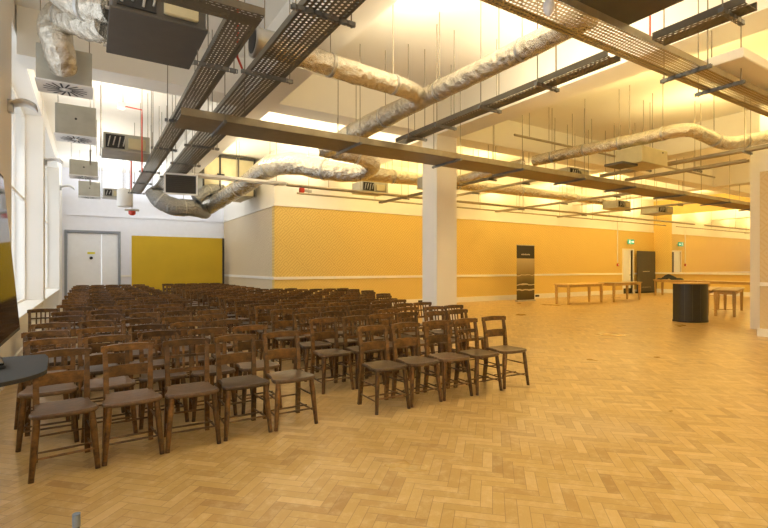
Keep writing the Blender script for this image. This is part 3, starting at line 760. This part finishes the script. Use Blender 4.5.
pipe('service_pipe', [(.0, 12.6, 4.15), (.0, 17.8, 4.15)], .02, 'rod', 'thin pipe linking the diffuser boxes by the windows', [(0, y, 4.15) for y in (12.8, 13.6, 15.2, 16.6)])

# ------------------------------------------------------------------ far objects
# yellow screen
o = empty('folding_screen', (3.2, 21.3, 0))
MB().bbox((-1.80, -.03, .05), (1.72, .03, 2.76), .01).build('screen_panel', M['yellow'], o)
MB().box((1.72, -.05, 0), (1.80, .05, 2.76)).build('edge_post', M['darkm'], o)
for x in (-1.4, 1.4): MB().box((x-.04, -.3, 0), (x+.04, .3, .05)).build('foot', M['darkm'], o)
tag(o, 'wide mustard yellow screen standing against the end wall', 'screen')
# banner stands
o = empty('banner_stand', (16.2, 14.2, 0), 0)
MB().box((-.56, -.012, .06), (.56, .0, 2.45)).build('banner_print', M['banner'], o)
MB().bbox((-.58, -.09, 0), (.58, .09, .06), .01).build('banner_base', M['steel'], o)
MB().bbox((-.57, -.02, 2.44), (.57, .012, 2.47), .004).build('top_bar', M['steel'], o)
MB().cyl((0, .03, .05), (0, .03, 2.44), .012).build('support_pole', M['steel'], o)
bm = plain('pale_print', (.55, .50, .42), .6)
mk = MB()
for k in range(7): mk.box((-.28+.08*k, -.015, 2.02+.0*k), (-.22+.08*k, -.012, 2.07+(.01 if k % 2 else 0)))
mk.build('printed_heading', bm, o)
tag(o, 'tall banner with dark heading and misty landscape print against the wallpaper', 'banner')
o = empty('banner_stand', (27.32, 15.05, 0), 0)
MB().box((-.96, -.012, .1), (.96, 0, 2.42)).build('banner_print', M['unitd'], o)
MB().bbox((-.98, -.09, 0), (.98, .09, .1), .01).build('banner_base', M['black'], o)
mk = MB()
for k in range(9): mk.box((-.36+.08*k, -.015, 1.22), (-.30+.08*k, -.012, 1.26))
for k in range(12): mk.box((-.46+.08*k, -.015, .32), (-.41+.08*k, -.012, .35))
mk.build('printed_heading', bm, o)
MB().cyl((0, .03, .05), (0, .03, 2.42), .012).build('support_pole', M['steel'], o)
tag(o, 'wide plain black banner beside the pale door', 'banner')
# exit sign
o = empty('exit_sign', (25.65, 14.98, 2.78))
MB().bbox((-.30, -.02, 0), (.30, .02, .26), .006).build('sign_panel', M['green'], o)
fg = MB()
fg.box((.03, -.026, .105), (.20, -.021, .155)); fg.add([(.18, -.024, .06), (.26, -.024, .13), (.18, -.024, .20)], [(0, 1, 2)])
fg.build('arrow', M['signwhite'], o)
fg = MB(); fg.cyl((-.13, -.026, .215), (-.13, -.021, .215), .022, n=12)
fg.beam([(-.135, -.024, .19), (-.15, -.024, .11)], .004, .035, (0, 1, 0)); fg.beam([(-.15, -.024, .115), (-.10, -.024, .08), (-.10, -.024, .03)], .004, .018, (0, 1, 0))
fg.beam([(-.15, -.024, .115), (-.19, -.024, .07), (-.24, -.024, .06)], .004, .018, (0, 1, 0)); fg.beam([(-.14, -.024, .18), (-.09, -.024, .14)], .004, .014, (0, 1, 0)); fg.beam([(-.14, -.024, .18), (-.20, -.024, .15)], .004, .014, (0, 1, 0))
fg.build('running_figure', M['signwhite'], o)
MB().box((-.04, .02, .1), (.04, YB-14.98, .16)).build('wall_bracket', M['steel'], o)
tag(o, 'green running figure exit sign above the pale door', 'exit sign')
# conduit & call point
pipe('wall_conduit', [(24.7, YB-.02, 4.3), (24.7, YB-.02, 1.75)], .03, 'trim', 'thin vertical conduit on the wallpaper left of the pale door', cat='conduit')
o = empty('call_point', (24.7, YB-.06, 1.62)); MB().bbox((-.07, -.02, -.07), (.07, .06, .07), .01).build('call_box', M['red'], o); MB().box((-.04, -.024, -.035), (.04, -.02, .035)).build('call_glass', M['white'], o)
tag(o, 'small red fire call point on the wall left of the door', 'call point')
# sockets
for x, lab in ((11.2, 'small black socket in the baseboard right of the column'), (18.1, 'small dark box at the wall foot behind the wooden table')):
    o = empty('wall_socket', (x, YB-.05, .12)); MB().bbox((-.12, -.02, -.04), (.12, .02, .05), .005).build('socket_plate', M['black'], o); MB().box((-.03, -.024, -.01), (.03, -.02, .02)).build('socket_face', M['unitd'], o); tag(o, lab, 'socket')

# tables
def table(loc, rz, ln, wd, h, label):
    o = empty('wooden_table', loc, rz)
    MB().bbox((-ln/2, -wd/2, h-.045), (ln/2, wd/2, h), .006).build('tabletop', M['tablew'], o)
    a = MB(); i = .06
    a.box((-ln/2+i, -wd/2+i, h-.13), (ln/2-i, -wd/2+i+.02, h-.045)).box((-ln/2+i, wd/2-i-.02, h-.13), (ln/2-i, wd/2-i, h-.045))
    a.box((-ln/2+i, -wd/2+i, h-.13), (-ln/2+i+.02, wd/2-i, h-.045)).box((ln/2-i-.02, -wd/2+i, h-.13), (ln/2-i, wd/2-i, h-.045))
    a.build('apron', M['tablew'], o)
    for sx in (-1, 1):
        for sy in (-1, 1):
            x = sx*(ln/2-.09); y = sy*(wd/2-.08)
            MB().beam([(x, y, h-.05), (x, y, h-.3), (x, y, 0)], [.09, .09, .065], [.09, .09, .065]).build('leg', M['tablew'], o)
    tag(o, label, 'table', 'plain wooden tables by the back wall'); return o
table((17.15, 12.2, 0), math.radians(2), 2.45, .72, .82, 'long wooden table left of the pair along the back wall')
table((20.1, 12.2, 0), math.radians(6), 2.6, .72, .82, 'wooden table second of the pair, nearer the pale door')
table((25.5, 12.4, 0), math.radians(86), 2.2, .75, .84, 'wooden table under the mirror ledge with a black jacket on it')
table((25.0, 9.9, 0), math.radians(82), 2.5, .75, .84, 'wooden table under the mirror ledge, partly behind the black pod')
table((17.6, 7.0, 0), math.radians(17), 2.9, .62, .80, 'pale wooden table beside the black pod, nearer one')
table((17.42, 7.64, 0), math.radians(17), 2.9, .62, .80, 'pale wooden table behind the near one beside the black pod')
# black jacket on table: rumpled low mound
rj = random.Random(5); vs = []; fs = []; nx, ny = 26, 12
for j in range(ny+1):
    for i in range(nx+1):
        u = i/nx*2-1; v = j/ny*2-1; r2 = max(0, 1-abs(u)**2.4-.9*abs(v)**2.2)
        z = .24*r2**.6*(.55+.35*math.sin(u*5+1.3)+.25*math.cos(v*4+u*7)) + rj.uniform(0, .018)*(r2 > 0)
        k = 1+.10*math.sin(7*math.atan2(v, u))
        vs.append((v*.30*k, u*.62*k, max(z, .004)))
for j in range(ny):
    for i in range(nx):
        a = j*(nx+1)+i
        u = (i+.5)/nx*2-1; v = (j+.5)/ny*2-1
        if abs(u)**2.4+.9*abs(v)**2.2 < 1.12: fs.append((a, a+1, a+nx+2, a+nx+1))
o = MB().add(vs, fs, True).build('jacket', M['fabric']); o.location = (25.5, 12.85, .842); tag(o, 'crumpled black jacket lying on the table under the mirror', 'jacket')
# black counter pod: half-round front with wooden lid
o = empty('counter_pod', (14.0, 6.45, 0), math.radians(-24))
def podline(w, d, n=20):
    return [(w*math.sin(a), -d*math.cos(a)) for a in [(-PI/2)+PI*k/n for k in range(n+1)]] + [(w, .22), (-w, .22)]
MB().prism(podline(.41, .28), .0, 1.04).build('pod_front', M['podm'], o)
MB().prism(podline(.46, .33), 1.04, 1.075).build('pod_top', M['tablew'], o)
MB().prism(podline(.425, .295), 0, .05).build('plinth', M['black'], o)
sm = MB()
for k in range(1, 6):
    a = -PI/2 + PI*k/6; sm.box((.412*math.sin(a)-.003, -.283*math.cos(a)-.003, .05), (.412*math.sin(a)+.003, -.283*math.cos(a)+.003, 1.03))
sm.build('panel_seams', M['unitd'], o)
tag(o, 'black curved counter pod with a thin wooden top', 'counter')

# ------------------------------------------------------------------ left foreground
o = empty('display_screen', (-.36, 2.18, 0))
S = MB(); th = math.radians(5); bz = 1.205; hh = .72; y0, y1 = -.62, .62
def tilt(x, y, z): return (x - (z)*math.sin(th) + .078, y, bz + z*math.cos(th))
def tbox(m, x0, y0_, z0, x1, y1_, z1):
    pts = [tilt(x, y, z) for z in (z0, z1) for x, y in ((x0, y0_), (x1, y0_), (x1, y1_), (x0, y1_))]
    return m.add(pts, [(0,3,2,1),(4,5,6,7),(0,1,5,4),(1,2,6,5),(2,3,7,6),(3,0,4,7)])
tbox(MB(), -.045, y0, 0, 0, y1, hh).build('screen_bezel', M['black'], o)
tbox(MB(), 0, y0+.015, .015, .002, y1-.015, hh-.015).build('screen_glass', M['blackgloss'], o)
MB().cyl((-.10, 0, .04), (-.10, 0, 1.6), .03).build('stand_pole', M['black'], o)
MB().bbox((-.35, -.35, 0), (.15, .35, .03), .008).build('stand_base', M['black'], o)
tbox(MB(), -.09, -.2, .2, -.045, .2, .6).build('mount_plate', M['black'], o)
tag(o, 'large black display screen leaning back at the left edge', 'screen')
# lectern table
o = empty('side_table', (-.655, 3.42, 0))
ol = []
def arc(cx, cy, r, a0, a1, n=8): return [(cx+r*math.cos(math.radians(a0+(a1-a0)*k/n)), cy+r*math.sin(math.radians(a0+(a1-a0)*k/n))) for k in range(n+1)]
ol = [(-.26, -.45), (.10, -.45)] + arc(.10, -.10, .35, -80, -8, 10) + [(.425, .30), (.40, .44), (-.26, .44)]
MB().prism(ol, .898, .92).build('tabletop', M['board'], o)
MB().cyl((-.12, 0, .03), (-.12, 0, .90), .03).build('pedestal', M['black'], o)
MB().bbox((-.28, -.3, 0), (.08, .3, .03), .008).build('foot_plate', M['black'], o)
tag(o, 'dark grey side table with rounded edge at the left edge', 'table')
o = empty('laptop', (-.56, 3.52, .921), math.radians(10))
MB().bbox((-.16, -.14, 0), (.13, .14, .02), .005).build('laptop_base', M['black'], o)
MB().bbox((-.155, -.135, .02), (.125, .135, .032), .004).build('laptop_lid', M['blackgloss'], o)
tag(o, 'closed black laptop on the grey side table', 'laptop')
# thin post at the bottom edge
o = empty('stand_post', (-.03, 1.43, 0))
MB().cyl((0, 0, .015), (0, 0, .85), .008, n=12).build('post', M['darkm'], o); MB().cyl((0, 0, .84), (0, 0, .872), .0095, n=12).build('post_cap', plain('blue_grey_cap', (.16, .19, .22), .4), o)
MB().cyl((0, 0, 0), (0, 0, .015), .12, n=20).build('round_foot', M['darkm'], o)
tag(o, 'thin dark post tip rising at the bottom edge', 'post')

# ------------------------------------------------------------------ light
def area(name, loc, rot, sx, sy, e, c):
    l = bpy.data.lights.new(name, 'AREA'); l.shape = 'RECTANGLE'; l.size = sx; l.size_y = sy; l.energy = e; l.color = c
    o = bpy.data.objects.new(name, l); COL.objects.link(o); o.location = loc; o.rotation_euler = rot; return o
UP = (PI, 0, 0)
WARM = (1.0, .76, .31); MID = (1.0, .85, .58); COOL = (1.0, .91, .78)
strips = [(.35, COOL, 62), (3.9, MID, 125), (6.0, MID, 75), (8.6, WARM, 90), (11.6, WARM, 100), (15.2, WARM, 100), (18.8, WARM, 110), (22.6, WARM, 110), (26.0, WARM, 110)]
for x, c, e in strips:
    for y in (-2.6, .2, 4.6, 11.5):
        area('uplight', (x, y, 4.3), UP, .35, 2.6, .62*e*(1 if y > 0 else .6), c)
    area('uplight', (x, 13.8, 4.3), UP, .35, 1.6, .6*e, c) if x > 5 else area('uplight', (x, 16.4, 4.3), UP, .35, 4.0, .45*e, c)
for x in (.6, 2.4, 4.2):
    area('uplight', (x, 20.4, 4.2), UP, 1.2, 1.2, 38, (.88, .93, 1.0))  # added cool lamps to brighten the end wall, no fitting there
# daylight pouring in through the windows
for a, b in wins:
    area('window_daylight', (XG-.12, (a+b)/2, 2.5), (0, math.radians(-90), 0), 3.4, b-a-.1, 38, (.86, .92, 1.0))
w = bpy.data.worlds.new('World'); bpy.context.scene.world = w; w.use_nodes = True
bg = w.node_tree.nodes['Background']; bg.inputs[0].default_value = (.9, .95, 1.0, 1); bg.inputs[1].default_value = .95

# ------------------------------------------------------------------ camera
cam = bpy.data.cameras.new('Camera'); cam.sensor_width = 36; cam.lens = F/768*36; cam.shift_y = (HZ-264)/768; cam.clip_end = 200
co = bpy.data.objects.new('Camera', cam); COL.objects.link(co); co.location = (0, 0, H); co.rotation_euler = (PI/2, 0, -math.radians(32))
sc = bpy.context.scene; sc.camera = co
sc.view_settings.view_transform = 'Standard'; sc.view_settings.look = 'None'; sc.view_settings.exposure = 0.23
sc.cycles.max_bounces = 10; sc.cycles.diffuse_bounces = 6; sc.cycles.transparent_max_bounces = 16
